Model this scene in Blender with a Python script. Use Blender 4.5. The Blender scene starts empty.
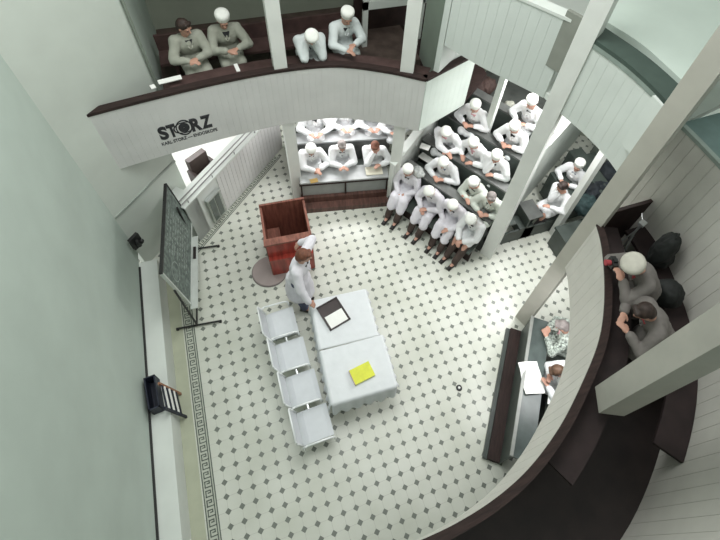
import bpy, bmesh, math, random
from mathutils import Vector, Matrix, noise
random.seed(7)
PI = math.pi
# ------------------------------------------------------------------ camera, world, lights, exposure
sc = bpy.context.scene
COL = sc.collection
CR = ((0.935114, -0.344039, 0.084842), (-0.232445, -0.776294, -0.585950), (0.267452, 0.528209, -0.805894))
CC = Vector((1.322400, -5.712392, 8.541604))
CF, CX, CY = 473.657, 398.224, 210.115
cd = bpy.data.cameras.new('camera'); cam = bpy.data.objects.new('camera', cd); COL.objects.link(cam)
cam.matrix_world = Matrix(((CR[0][0], -CR[1][0], -CR[2][0], CC[0]), (CR[0][1], -CR[1][1], -CR[2][1], CC[1]),
                           (CR[0][2], -CR[1][2], -CR[2][2], CC[2]), (0, 0, 0, 1)))
cd.sensor_width = 36; cd.lens = CF / 720 * 36
cd.shift_x = -(CX - 360) / 720; cd.shift_y = (CY - 270) / 720
cd.clip_start = .05; cd.clip_end = 100
sc.camera = cam
w = bpy.data.worlds.new('world'); sc.world = w; w.use_nodes = True
w.node_tree.nodes['Background'].inputs[0].default_value = (.97, 1, .97, 1)
w.node_tree.nodes['Background'].inputs[1].default_value = 0.85
def area(name, loc, target, sx, sy, energy, color=(1, 1, 1)):
    l = bpy.data.lights.new(name, 'AREA'); l.shape = 'RECTANGLE'; l.size = sx; l.size_y = sy; l.energy = energy; l.color = color
    o = bpy.data.objects.new(name, l); COL.objects.link(o); o.location = loc
    o.rotation_euler = (Vector(target) - Vector(loc)).to_track_quat('-Z', 'Y').to_euler(); return o
area('skylight_lamp', (2.2, -1.2, 9.6), (2.2, -1.4, 0), 3.5, 3.5, 300, (.97, 1, .97))
area('window_daylight', (-.1, 3.0, 2.1), (1.9, .4, .2), 2.4, 1.6, 170, (1, 1, 1))
area('front_bench_ceiling_lamp', (3.2, 1.5, 2.25), (3.1, 1.0, 0), 1.8, .5, 48)
area('raked_bench_ceiling_lamp', (6.7, -.35, 3.85), (6.0, -.6, 0), 1.0, 1.2, 75, (1, .99, .98))
area('side_bench_ceiling_lamp', (5.1, -4.5, 2.2), (5.0, -4.4, 0), .5, 1.2, 24)
area('entrance_fill_light', (7.0, -1.9, 3.9), (6.9, -1.5, 0), 1.2, .8, 80)  # added fill to brighten the entrance benches, not a known lamp
sc.view_settings.view_transform = 'Standard'; sc.view_settings.look = 'None'; sc.view_settings.gamma = 1
sc.view_settings.use_curve_mapping = False; sc.view_settings.exposure = 0.15

# ------------------------------------------------------------------ helpers
def at(x, y, z=0.0):                                # floor-plan point seen at a photo pixel, at height z
    d = [sum(CR[k][i] * v for k, v in enumerate(((x - CX) / CF, (y - CY) / CF, 1.0))) for i in range(3)]
    t = (z - CC[2]) / d[2]
    return Vector((CC[0] + t * d[0], CC[1] + t * d[1], z))
def V2(x, y): return Vector((x, y))
MATS = {}
def mat(name, col, rough=.6, var=.06, scale=6, bump=.0, metal=0, spec=.4, alpha=1, stretch=None, coat=0):
    if name in MATS: return MATS[name]
    m = bpy.data.materials.new(name); m.use_nodes = True; nt = m.node_tree; b = nt.nodes['Principled BSDF']
    b.inputs['Roughness'].default_value = rough; b.inputs['Metallic'].default_value = metal
    b.inputs['Specular IOR Level'].default_value = spec; b.inputs['Coat Weight'].default_value = coat
    tc = nt.nodes.new('ShaderNodeTexCoord'); mp = nt.nodes.new('ShaderNodeMapping'); nz = nt.nodes.new('ShaderNodeTexNoise')
    nz.inputs['Scale'].default_value = scale; nz.inputs['Detail'].default_value = 4
    if stretch: mp.inputs['Scale'].default_value = stretch
    nt.links.new(tc.outputs['Object'], mp.inputs[0]); nt.links.new(mp.outputs[0], nz.inputs['Vector'])
    r = nt.nodes.new('ShaderNodeValToRGB'); c = Vector(col[:3])
    r.color_ramp.elements[0].position = .3; r.color_ramp.elements[1].position = .7
    r.color_ramp.elements[0].color = (*[max(0, a * (1 - var)) for a in c], 1); r.color_ramp.elements[1].color = (*[min(1, a * (1 + var)) for a in c], 1)
    nt.links.new(nz.outputs['Fac'], r.inputs[0]); nt.links.new(r.outputs[0], b.inputs['Base Color'])
    if bump:
        bp = nt.nodes.new('ShaderNodeBump'); bp.inputs['Strength'].default_value = bump; bp.inputs['Distance'].default_value = .02
        nt.links.new(nz.outputs['Fac'], bp.inputs['Height']); nt.links.new(bp.outputs[0], b.inputs['Normal'])
    if alpha < 1: b.inputs['Alpha'].default_value = alpha
    MATS[name] = m; return m
def link(name, me, m, parent=None, loc=None):
    o = bpy.data.objects.new(name, me); COL.objects.link(o)
    if m: me.materials.clear(); me.materials.append(m)
    if parent: o.parent = parent
    if loc is not None: o.location = loc
    return o
def obj(name, bm, m, parent=None, smooth=False, bevel=0, loc=None):
    if bevel:
        bmesh.ops.bevel(bm, geom=[e for e in bm.edges if len(e.link_faces) == 2 and e.calc_face_angle(0) > .6], offset=bevel, segments=2, affect='EDGES', clamp_overlap=True)
    bmesh.ops.recalc_face_normals(bm, faces=bm.faces)
    me = bpy.data.meshes.new(name); bm.to_mesh(me); bm.free()
    if smooth:
        for p in me.polygons: p.use_smooth = True
    return link(name, me, m, parent, loc)
def tag(o, label=None, cat=None, group=None, kind=None):
    if label: o['label'] = label
    if cat: o['category'] = cat
    if group: o['group'] = group
    if kind: o['kind'] = kind
    return o
def empty(name, loc=(0, 0, 0), rz=0, label=None, cat=None, group=None):
    o = bpy.data.objects.new(name, None); COL.objects.link(o); o.location = loc; o.rotation_euler = (0, 0, rz); o.empty_display_size = .1
    return tag(o, label, cat, group)
def struct(name, bm, m, **k): return tag(obj(name, bm, m, **k), kind='structure')
def BM(): return bmesh.new()
def box(bm, x0, x1, y0, y1, z0, z1, M=None):
    c = [(x, y, z) for z in (z0, z1) for x, y in ((x0, y0), (x1, y0), (x1, y1), (x0, y1))]
    v = [bm.verts.new((M @ Vector(p)) if M else p) for p in c]
    for f in ((3, 2, 1, 0), (4, 5, 6, 7), (0, 1, 5, 4), (1, 2, 6, 5), (2, 3, 7, 6), (3, 0, 4, 7)): bm.faces.new([v[i] for i in f])
    return v
def seg(bm, a, b, t, z0, z1, off=0, z0b=None, z1b=None):          # upright slab standing on plan line a-b, to the left of it by off..off+t
    a, b = Vector(a[:2]), Vector(b[:2]); d = (b - a).normalized(); n = Vector((-d.y, d.x))
    z0b = z0 if z0b is None else z0b; z1b = z1 if z1b is None else z1b
    P = [a + n * off, b + n * off, b + n * (off + t), a + n * (off + t)]; zs = [(z0, z1), (z0b, z1b), (z0b, z1b), (z0, z1)]
    v = [bm.verts.new((*p, z[0])) for p, z in zip(P, zs)] + [bm.verts.new((*p, z[1])) for p, z in zip(P, zs)]
    for f in ((3, 2, 1, 0), (4, 5, 6, 7), (0, 1, 5, 4), (1, 2, 6, 5), (2, 3, 7, 6), (3, 0, 4, 7)): bm.faces.new([v[i] for i in f])
def prism(bm, poly, z0, z1):
    lo = [bm.verts.new((p[0], p[1], z0)) for p in poly]; hi = [bm.verts.new((p[0], p[1], z1)) for p in poly]; n = len(poly)
    bm.faces.new(lo[::-1]); bm.faces.new(hi)
    for i in range(n): bm.faces.new((lo[i], lo[(i + 1) % n], hi[(i + 1) % n], hi[i]))
def tube(bm, a, b, r0, r1=None, n=10):
    r1 = r0 if r1 is None else r1; a, b = Vector(a), Vector(b); q = (b - a).to_track_quat('Z', 'Y').to_matrix()
    A = [bm.verts.new(a + q @ Vector((r0 * math.cos(t), r0 * math.sin(t), 0))) for t in [2 * PI * i / n for i in range(n)]]
    B = [bm.verts.new(b + q @ Vector((r1 * math.cos(t), r1 * math.sin(t), 0))) for t in [2 * PI * i / n for i in range(n)]]
    bm.faces.new(A[::-1]); bm.faces.new(B)
    for i in range(n): bm.faces.new((A[i], A[(i + 1) % n], B[(i + 1) % n], B[i]))
def path_tube(bm, pts, r, n=8):
    for a, b in zip(pts, pts[1:]): tube(bm, a, b, r, n=n)
    for p in pts[1:-1]: ball(bm, p, r, 1)
def ball(bm, c, r, sub=2, S=None):
    M = Matrix.Translation(Vector(c)) @ (S if S else Matrix.Identity(4))
    bmesh.ops.create_icosphere(bm, subdivisions=sub, radius=r, matrix=M)
def lathe(bm, prof, c=(0, 0, 0), n=28, M=None):
    rings = []
    for r, z in prof:
        rings.append([bm.verts.new(((M @ Vector((r * math.cos(2 * PI * i / n), r * math.sin(2 * PI * i / n), z))) if M else Vector((r * math.cos(2 * PI * i / n), r * math.sin(2 * PI * i / n), z))) + Vector(c)) for i in range(n)])
    for a, b in zip(rings, rings[1:]):
        for i in range(n): bm.faces.new((a[i], a[(i + 1) % n], b[(i + 1) % n], b[i]))
    bm.faces.new(rings[0][::-1]); bm.faces.new(rings[-1])
def smooth_path(pts, step=.05):                     # Catmull-Rom, evenly resampled
    P = [Vector(p) for p in pts]; P = [2 * P[0] - P[1]] + P + [2 * P[-1] - P[-2]]; out = []
    for i in range(1, len(P) - 2):
        for k in range(24):
            t = k / 24; a, b, c, d = P[i - 1:i + 3]
            out.append(.5 * ((2 * b) + (c - a) * t + (2 * a - 5 * b + 4 * c - d) * t * t + (3 * b - a - 3 * c + d) * t ** 3))
    out.append(P[-2]); return resample(out, step)
def resample(pts, step):
    L = [0]
    for a, b in zip(pts, pts[1:]): L.append(L[-1] + (b - a).length)
    n = max(2, round(L[-1] / step)); out = []; j = 0
    for i in range(n + 1):
        s = L[-1] * i / n
        while j < len(L) - 2 and L[j + 1] < s: j += 1
        f = (s - L[j]) / max(1e-9, L[j + 1] - L[j]); out.append(pts[j].lerp(pts[j + 1], min(1, max(0, f))))
    return out
def ribbon(bm, pts, o0, o1, z0, z1):                # curved slab between plan offsets o0..o1 to the left of the path
    N = []
    for i in range(len(pts)):
        d = (pts[min(i + 1, len(pts) - 1)] - pts[max(i - 1, 0)]).normalized(); N.append(Vector((-d.y, d.x)))
    R = []
    for p, n in zip(pts, N): R.append([bm.verts.new((*(p + n * o), z)) for o, z in ((o0, z0), (o1, z0), (o1, z1), (o0, z1))])
    for a, b in zip(R, R[1:]):
        for k in range(4): bm.faces.new((a[k], a[(k + 1) % 4], b[(k + 1) % 4], b[k]))
    bm.faces.new(R[0]); bm.faces.new(R[-1][::-1])
def board_face(bm, pts, z0, z1, bw, off=-.014, t=.014, gap=.007):   # vertical boards on the room side of a path
    q = resample(pts, bw)
    for a, b in zip(q, q[1:]):
        d = (b - a).normalized(); seg(bm, a + d * gap / 2, b - d * gap / 2, t, z0, z1, off)

WHITE = mat('white_paint', (.66, .69, .655), .5, .04, 3)
BOARD = mat('white_board_paint', (.66, .655, .645), .5, .05, 2.5)
BOARDC = mat('cream_grey_board_paint', (.60, .585, .54), .5, .05, 2.5)
GREENW = mat('pale_green_wall_paint', (.50, .57, .52), .7, .05, 1.5)
COLW = mat('column_paint', (.74, .75, .72), .5, .04, 3)
DWOOD = mat('dark_brown_wood', (.028, .015, .013), .75, .35, 5, .2, stretch=(1, 6, 1))
RWOOD = mat('red_brown_varnished_wood', (.36, .05, .035), .3, .35, 4, .15, stretch=(4, 1, .6), coat=.3)
RWOOD2 = mat('brown_worn_wood', (.23, .09, .065), .45, .4, 5, .2, stretch=(4, 1, .6))
DESK = mat('grey_desk_top', (.10, .105, .10), .35, .2, 6)
DESKL = mat('light_grey_desk_top', (.36, .37, .37), .35, .12, 6)
GREEND = mat('green_grey_wood', (.05, .062, .055), .45, .2, 5)
DARK = mat('black_metal', (.02, .02, .02), .5, .2, 6)
STEEL = mat('steel', (.6, .62, .62), .3, .05, 8, metal=.8)
PAPER = mat('paper', (.85, .85, .82), .8, .03, 8)

# ------------------------------------------------------------------ floor
def tile_mat():
    m = bpy.data.materials.new('octagon_floor_tile'); m.use_nodes = True; nt = m.node_tree; b = nt.nodes['Principled BSDF']; N = nt.nodes.new; Lk = nt.links.new
    tc = N('ShaderNodeTexCoord'); sp = N('ShaderNodeSeparateXYZ'); Lk(tc.outputs['Object'], sp.inputs[0])
    def mth(op, a, c=None, d=None):
        n = N('ShaderNodeMath'); n.operation = op
        for i, v in enumerate((a, c, d)):
            if v is None: continue
            if isinstance(v, (int, float)): n.inputs[i].default_value = v
            else: Lk(v, n.inputs[i])
        return n.outputs[0]
    def ax(o): return mth('ABSOLUTE', mth('SUBTRACT', mth('FRACT', mth('ADD', mth('MULTIPLY', o, 5.0), 100.5)), .5))
    X, Y = ax(sp.outputs[0]), ax(sp.outputs[1])
    dot = mth('LESS_THAN', mth('ADD', X, Y), .24)
    line = mth('LESS_THAN', mth('MINIMUM', X, Y), .014)
    nz = N('ShaderNodeTexNoise'); nz.inputs['Scale'].default_value = 1.3; nz.inputs['Detail'].default_value = 5; Lk(tc.outputs['Object'], nz.inputs['Vector'])
    r = N('ShaderNodeValToRGB'); r.color_ramp.elements[0].color = (.56, .575, .50, 1); r.color_ramp.elements[1].color = (.68, .69, .63, 1); r.color_ramp.elements[0].position = .3; r.color_ramp.elements[1].position = .7
    Lk(nz.outputs['Fac'], r.inputs[0])
    def mix(f, a, col):
        x = N('ShaderNodeMix'); x.data_type = 'RGBA'; Lk(f, x.inputs[0]); Lk(a, x.inputs[6]); x.inputs[7].default_value = col; return x.outputs[2]
    c = mix(line, r.outputs[0], (.50, .50, .45, 1)); c = mix(dot, c, (.17, .185, .16, 1))
    Lk(c, b.inputs['Base Color']); b.inputs['Roughness'].default_value = .32; b.inputs['Specular IOR Level'].default_value = .4
    return m
TILE = tile_mat()
bm = BM(); box(bm, -1.3, 10.4, -9.2, 4.8, -.12, 0); struct('floor', bm, TILE)
# key-pattern border along the left wall and the diagonal partition
KEYD = mat('border_dark_tile', (.10, .12, .10), .4, .2, 6); KEYL = mat('border_light_tile', (.50, .52, .45), .4, .05, 6)
def border(name, a, b, wd):
    a, b = Vector(a), Vector(b); L = (b - a).length; d = (b - a).normalized(); n = Vector((-d.y, d.x))
    M = Matrix(((d.x, n.x, 0, a.x), (d.y, n.y, 0, a.y), (0, 0, 1, 0), (0, 0, 0, 1)))
    bl = BM(); box(bl, 0, L, 0, wd, .0005, .0015, M); struct(name, bl, KEYL)
    bk = BM(); e = wd / 11
    for y in (0, wd - e): box(bk, 0, L, y, y + e, .0015, .0025, M)
    u = e; p = 8 * u; x = 0
    while x + p < L:
        for (x0, x1, y0, y1) in ((0, 1, 2, 9), (0, 6, 8, 9), (5, 6, 4, 9), (3, 6, 4, 5), (3, 4, 4, 7), (0, 8, 2, 3)):
            box(bk, x + x0 * u, x + x1 * u, y0 * u, y1 * u, .0015, .0025, M)
        x += p
    struct(name + '_key', bk, KEYD)
border('trim_1', (-.34, -8.9), (-.34, .0), .18)
border('trim_2', (-.16, -.02), (2.0, 2.14), .19)

# ------------------------------------------------------------------ outer walls
bm = BM(); box(bm, -1.25, -1.05, -9.2, .05, .5, 10.2); struct('wall_left', bm, GREENW)
bm = BM(); box(bm, -1.25, -.74, -9.2, -.2, 0, .5); struct('trim_3', bm, WHITE, bevel=.01)          # wall ledge
bm = BM(); box(bm, -1.05, -1.02, -9.2, -.3, .5, .53); struct('dark_strip_left', bm, DARK)  # dark strip drawn as the gap line between ledge and wall
bm = BM(); seg(bm, (-1.05, .05), (.0, 1.10), .15, 0, 2.36); seg(bm, (-1.05, .05), (.2, 1.30), .15, 2.36, 10.2); struct('wall_diagonal', bm, mat('pale_wall_paint', (.58, .62, .57), .6, .04, 2))
bm = BM(); seg(bm, (-1.04, .06), (-.0, 1.10), .02, 1.60, 1.64, -.02); struct('trim_4', bm, mat('moulding_grey', (.36, .39, .36), .6, .05, 4))
bm = BM(); tube(bm, (.19, 1.24, 2.46), (.19, 1.24, 10), .022); struct('trim_5', bm, mat('pipe_grey_green', (.24, .27, .23), .5, .1, 4))
bm = BM(); box(bm, .06, .2, 1.32, 3.4, 2.46, 10.2); struct('wall_gallery_left', bm, GREENW)
bm = BM(); box(bm, -.6, 6.6, 3.4, 3.6, 0, 10.2); struct('wall_back', bm, mat('olive_grey_wall_paint', (.36, .39, .32), .7, .08, 1.5))
bm = BM(); seg(bm, (6.4, 3.5), (9.9, .6), .2, 0, 10.2); struct('wall_back_right', bm, MATS['olive_grey_wall_paint'])
bm = BM(); box(bm, 9.8, 10.0, -9.2, .8, 0, 10.2); struct('wall_right', bm, GREENW)
bm = BM(); box(bm, -1.25, 10.0, -9.4, -9.2, 0, 10.2); struct('wall_front', bm, GREENW)
bm = BM(); prism(bm, [(-.25, .75), (.15, .62), (2.05, 2.52), (2.05, 3.4), (-.47, 3.4), (-.47, .85)], 0, .10); struct('floor_window_bay', bm, PAPER)
# white end wall of the space behind the low partition
bm = BM(); box(bm, -.62, -.47, .9, 3.4, 0, 2.36); struct('wall_window_side', bm, WHITE)

# low partition with boarded face, wide ledge and double rail
PA, PB = V2(-.02, .31), V2(2.12, 2.45)
t = empty('partition', (*PA, 0), 0, 'low white boarded partition with rail on the diagonal side of the floor', 'partition'); 
def under(t, name, bm, m, **k):
    o = obj(name, bm, m, **k); o.parent = t; o.matrix_parent_inverse = Matrix.Translation(-Vector(t.location)) if not t.rotation_euler.z else t.matrix_basis.inverted(); return o
bm = BM(); seg(bm, PA, PB, .1, 0, 1.15); under(t, 'core', bm, WHITE)
bm = BM(); board_face(bm, [PA + V2(.62, .62), PB], .04, 1.13, .11); under(t, 'board_panel', bm, BOARD)
bm = BM(); seg(bm, PA - V2(.02, .02), PB, .30, 1.15, 1.19, -.03); under(t, 'ledge', bm, WHITE, bevel=.008)
bm = BM()
for o in (.03, .12):
    d = V2(-.7071, .7071) * o; tube(bm, (*(PA + d), 1.25), (*(PB + d), 1.25), .012)
for k in range(5):
    q = PA.lerp(PB, .04 + k * .23); tube(bm, (*q, 1.19), (*q, 1.25), .01)
under(t, 'rail', bm, mat('rail_grey', (.25, .25, .24), .4, .1, 5))
# pier at the left end of the partition
bm = BM(); prism(bm, [(-.02, .31), (-.35, .64), (-.12, .87), (.21, .54)], 0, 1.16); o = struct('trim_6', bm, WHITE, bevel=.01)
# hatch in the partition
t = empty('wall_hatch', (.42, .75, .0), PI / 4, 'small glazed hatch with metal frame set low in the white partition', 'hatch')
bm = BM(); box(bm, -.18, .18, -.07, -.02, .12, .86)
hf = obj('frame', bm, mat('hatch_frame', (.33, .36, .32), .4, .1, 5), t, bevel=.006)
bm = BM(); box(bm, -.14, -.01, -.08, -.07, .18, .8); box(bm, .02, .14, -.08, -.07, .18, .8); obj('pane', bm, mat('hatch_glass', (.07, .09, .08), .1, .1, 5, spec=.8), hf)
bm = BM(); box(bm, -.19, .19, -.095, -.02, .86, .90); obj('lintel', bm, STEEL, t)
# brown seat seen behind the partition
t = empty('armchair', (.38, 1.70, 0.1), .6, 'dark brown armchair standing behind the low white partition', 'chair')
t.scale = (.82,) * 3
DB = mat('dark_taupe_leather', (.085, .06, .055), .5, .15, 5, .2)
bm = BM(); box(bm, -.27, .27, -.27, .24, .2, .46); obj('seat', bm, DB, t, bevel=.05)
bm = BM(); box(bm, -.27, .27, .16, .32, .2, .95); obj('backrest', bm, DB, t, bevel=.05)
for s in (-1, 1):
    bm = BM(); box(bm, s * .3 - .05, s * .3 + .05, -.27, .28, .2, .62); obj('armrest', bm, DB, t, bevel=.03)
for sx in (-1, 1):
    for sy in (-1, 1):
        bm = BM(); tube(bm, (sx * .25, sy * .22, 0), (sx * .25, sy * .22, .22), .018); obj('leg', bm, DARK, t)

# ------------------------------------------------------------------ gallery (lower tier), left and middle
A_PTS = [V2(-.86, .36), V2(-.67, .43), V2(.29, .585), V2(1.2, .70), V2(2.1, .745), V2(3.0, .66), V2(3.75, .33), V2(4.36, -.06)]
A = smooth_path(A_PTS)
def A_at(x):
    for a, b in zip(A, A[1:]):
        if a.x <= x <= b.x: return a.lerp(b, (x - a.x) / (b.x - a.x)), (b - a).normalized()
bm = BM(); ribbon(bm, A, 0, .07, 2.36, 3.5); struct('wall_gallery_parapet', bm, BOARD)
bm = BM(); board_face(bm, A, 2.36, 3.5, .105, gap=.0018); struct('trim_7', bm, BOARD)
bm = BM(); ribbon(bm, A, -.025, .10, 3.5, 3.55); struct('trim_8', bm, DWOOD)
RP = [A[-1].copy(), V2(5.5, .38)]
bm = BM(); seg(bm, RP[0], RP[1], .07, 2.36, 3.5); struct('wall_gallery_return', bm, WHITE)
bm = BM(); board_face(bm, RP, 2.36, 3.5, .13, gap=.002); struct('trim_9', bm, mat('mint_white_board_paint', (.62, .69, .64), .5, .04, 3))
bm = BM(); seg(bm, RP[0], RP[1], .12, 3.5, 3.55, -.02); struct('trim_10', bm, DWOOD)
bm = BM(); prism(bm, [tuple(p) for p in A] + [(5.5, .38), (6.3, 1.0), (6.5, 3.4), (.2, 3.4), (.2, 1.34), (-.7, .52)], 2.36, 2.46); struct('floor_gallery', bm, DWOOD)
# desk shelf behind the parapet
bm = BM(); ribbon(bm, [p for p in A if p.x > .45], .10, .40, 3.44, 3.48); tag(obj('gallery_desk', bm, mat('brown_desk', (.075, .045, .042), .4, .3, 5)), 'long dark brown desk running behind the upper left parapet', 'desk')
# bench of the gallery
def gal_bench(y0, y1, z, nm, label):
    t = empty('bench', (0, 0, 0), 0, label, 'bench')
    bm = BM(); box(bm, .3, 3.72, y0, y1, z - .05, z); obj('seat', bm, MATS['brown_desk'], t, bevel=.01)
    bm = BM(); box(bm, .3, 3.72, y1, y1 + .05, z - .05, z + .28); obj('backrest', bm, MATS['brown_desk'], t, bevel=.01)
    for x in (.5, 2.1, 3.6):
        bm = BM(); box(bm, x, x + .06, y0 + .03, y1, 2.84, z - .05); obj('leg', bm, MATS['brown_desk'], t)
bm = BM(); box(bm, .21, 4.9, 1.32, 3.4, 2.46, 2.84); struct('floor_gallery_step', bm, mat('worn_brown_step', (.09, .065, .055), .6, .3, 5))
gal_bench(1.62, 2.0, 3.32, 'bench', 'long dark brown bench behind the upper left parapet')
bm = BM(); box(bm, 3.9, 6.2, 1.95, 2.01, 3.62, 3.78); box(bm, 3.9, 6.2, 1.95, 2.01, 4.5, 4.62); box(bm, 5.0, 5.14, 1.95, 2.01, 2.84, 5.2); box(bm, 3.9, 4.0, 1.95, 2.01, 2.84, 5.2)
tag(obj('railing', bm, WHITE, bevel=.008), 'white painted rail at the rear of the gallery right of the seated people', 'railing')
bm = BM(); box(bm, 3.9, 6.2, 2.5, 2.56, 2.84, 4.5); struct('wall_rear_screen', bm, DWOOD)
bm = BM(); seg(bm, (5.14, 1.9), (5.0, .5), .1, 2.46, 6.5); struct('wall_gallery_right', bm, mat('sage_wall_paint', (.42, .50, .42), .6, .06, 2))
# unseen slab added at third-tier level to darken the gallery below
bm = BM(); prism(bm, [(-1.1, .9), (4.6, .9), (6.4, 3.5), (-1.1, 3.5)], 6.5, 6.7); struct('ceiling_shade_slab', bm, GREENW)

# ------------------------------------------------------------------ upper tier parapets
B1 = smooth_path([V2(4.62, .02), V2(4.95, -.6), V2(5.25, -1.05), V2(5.55, -1.5)])
B = smooth_path([V2(5.58, -1.72), V2(5.74, -2.35), V2(5.78, -2.9), V2(5.74, -3.18)])
bm = BM(); ribbon(bm, B1, 0, .07, 4.1, 5.3); struct('wall_upper_parapet_far', bm, WHITE)
bm = BM(); board_face(bm, B1, 4.1, 5.3, .15, gap=.002); struct('trim_11', bm, mat('pale_grey_board_paint', (.60, .64, .61), .5, .03, 2))
bm = BM(); ribbon(bm, B1, -.03, .16, 5.3, 5.34); struct('trim_12', bm, WHITE)
bm = BM(); ribbon(bm, B, 0, .07, 4.1, 5.26); struct('wall_upper_parapet', bm, WHITE)
bm = BM(); board_face(bm, B, 4.1, 5.26, .15, gap=.0025); struct('trim_13', bm, mat('pale_green_white_boards', (.64, .68, .645), .5, .04, 2.5))
bm = BM(); ribbon(bm, B, -.03, .3, 5.26, 5.31); struct('trim_14', bm, mat('dark_green_desk', (.055, .08, .068), .5, .12, 5), bevel=0)
bm = BM(); ribbon(bm, B, -.03, -.0, 5.20, 5.26); struct('trim_15', bm, mat('grey_green_rim', (.25, .30, .27), .5, .15, 5))
O1 = [V2(5.9, .9)] 
bm = BM(); prism(bm, [tuple(p) for p in B1] + [(5.58, -1.72)] + [tuple(p) for p in B[1:]] + [(6.2, -3.1), (6.35, -2.75), (9.8, -2.1), (9.8, .6), (7.2, 2.8), (5.6, 1.3)], 4.1, 4.2); struct('floor_upper_tier', bm, WHITE)
BO = smooth_path([V2(5.95, -1.2), V2(6.22, -2.0), V2(6.26, -2.8)])
bm = BM(); ribbon(bm, BO, 0, .1, 4.2, 5.2); struct('wall_upper_bench', bm, mat('mint_wall_paint', (.60, .68, .62), .5, .04, 2))
bm = BM(); ribbon(bm, BO, .0, 2.2, 5.2, 5.25); struct('floor_upper_step', bm, MATS['mint_wall_paint'])
# pier closing the upper tier at its left end
bm = BM(); seg(bm, (4.60, .02), (5.9, .95), .1, 3.56, 10.0); struct('wall_upper_end', bm, MATS['pale_grey_board_paint'])

# ------------------------------------------------------------------ gallery, right
Cc = smooth_path([V2(5.60, -3.28), V2(5.42, -3.72), V2(5.06, -4.3), V2(4.66, -4.77), V2(4.15, -5.16), V2(3.6, -5.5), V2(3.0, -5.74), V2(2.3, -5.85), V2(1.4, -5.84)])
bm = BM(); ribbon(bm, Cc, 0, .07, 2.25, 3.42); struct('wall_right_parapet', bm, BOARDC)
bm = BM(); board_face(bm, Cc, 2.25, 3.42, .17, gap=.0035); struct('trim_16', bm, BOARDC)
bm = BM(); ribbon(bm, Cc, -.02, .07, 3.42, 3.45); struct('trim_17', bm, DWOOD)
bm = BM(); prism(bm, [tuple(p) for p in Cc] + [(1.4, -8.6), (9.8, -8.6), (9.8, -3.3), (6.62, -3.3)], 2.25, 2.35); struct('floor_right_gallery', bm, mat('shade_darkened_brown_floor', (.018, .012, .011), .6, .3, 5))  # floor colour darkened to carry the shade of this gallery
bm = BM(); seg(bm, (5.62, -3.28), (6.6, -3.28), .05, 2.35, 3.44, -.0); struct('wall_right_gallery_end', bm, DWOOD)
bm = BM(); ribbon(bm, [p for p in Cc if p.x > 3.4], .07, .40, 3.2, 3.24); tag(obj('gallery_desk', bm, mat('very_dark_desk', (.022, .013, .013), .75, .3, 5)), 'very dark desk running behind the lower right parapet', 'desk')
CW = smooth_path([V2(6.62, -2.85), V2(6.63, -3.3), V2(6.6, -3.8), V2(6.4, -4.5), V2(6.0, -5.3), V2(5.3, -6.0), V2(4.3, -6.6), V2(3.2, -6.9)])
bm = BM(); ribbon(bm, CW, 0, .1, 2.35, 4.55); struct('wall_right_gallery_rear', bm, BOARDC)
bm = BM(); board_face(bm, CW, 2.35, 4.55, .18, gap=.005); struct('trim_18', bm, BOARDC)
bm = BM(); ribbon(bm, CW, -.03, .04, 4.55, 4.6); struct('trim_30', bm, MATS['grey_green_rim'])
bm = BM(); ribbon(bm, CW, .04, 1.2, 4.5, 4.56); struct('floor_rear_tier', bm, mat('blue_green_floor', (.12, .18, .17), .5, .1, 5))
bm = BM(); CB = [p for p in CW if p.y < -3.36 and p.x > 5]; ribbon(bm, CB, -.36, -.02, 2.95, 3.0); tag(obj('gallery_bench', bm, MATS['very_dark_desk']), 'very dark bench along the boarded rear wall of the right gallery', 'bench')

# ------------------------------------------------------------------ columns
def column(name, x, y, z0, z1, wd, rz, m=COLW):
    bm = BM(); M = Matrix.Translation((x, y, 0)) @ Matrix.Rotation(rz, 4, 'Z'); box(bm, -wd / 2, wd / 2, -wd / 2, wd / 2, z0, z1, M)
    return tag(obj(name, bm, m, bevel=.012), kind='structure')
column('trim_19', 2.13, .86, 0, 10, .21, 0)
column('trim_20', 4.14, .27, 0, 10, .22, -.5)
column('trim_21', 5.62, -1.72, 0, 10, .25, .55)
column('trim_22', 5.64, -3.28, 0, 10, .25, .35, mat('taupe_column_paint', (.50, .48, .43), .5, .05, 3))
column('trim_23', 4.32, -5.40, 3.44, 10, .27, -.45, mat('grey_brown_column_paint', (.38, .37, .33), .5, .08, 3))
column('trim_24', 5.99, .05, 0, 4.1, .12, .5, WHITE)
column('trim_25', 7.25, -1.72, 0, 4.1, .13, 0, COLW)
# boards fixed against the columns where the upper parapets end
bm = BM(); seg(bm, (5.50, -1.36), (5.60, -1.58), .06, 4.6, 5.42, -.05); struct('trim_26', bm, mat('grey_end_board', (.24, .25, .22), .5, .08, 4))
bm = BM(); seg(bm, (5.70, -2.93), (5.69, -3.12), .04, 4.55, 5.30, -.05); struct('trim_27', bm, MATS['pale_green_white_boards'])

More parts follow.
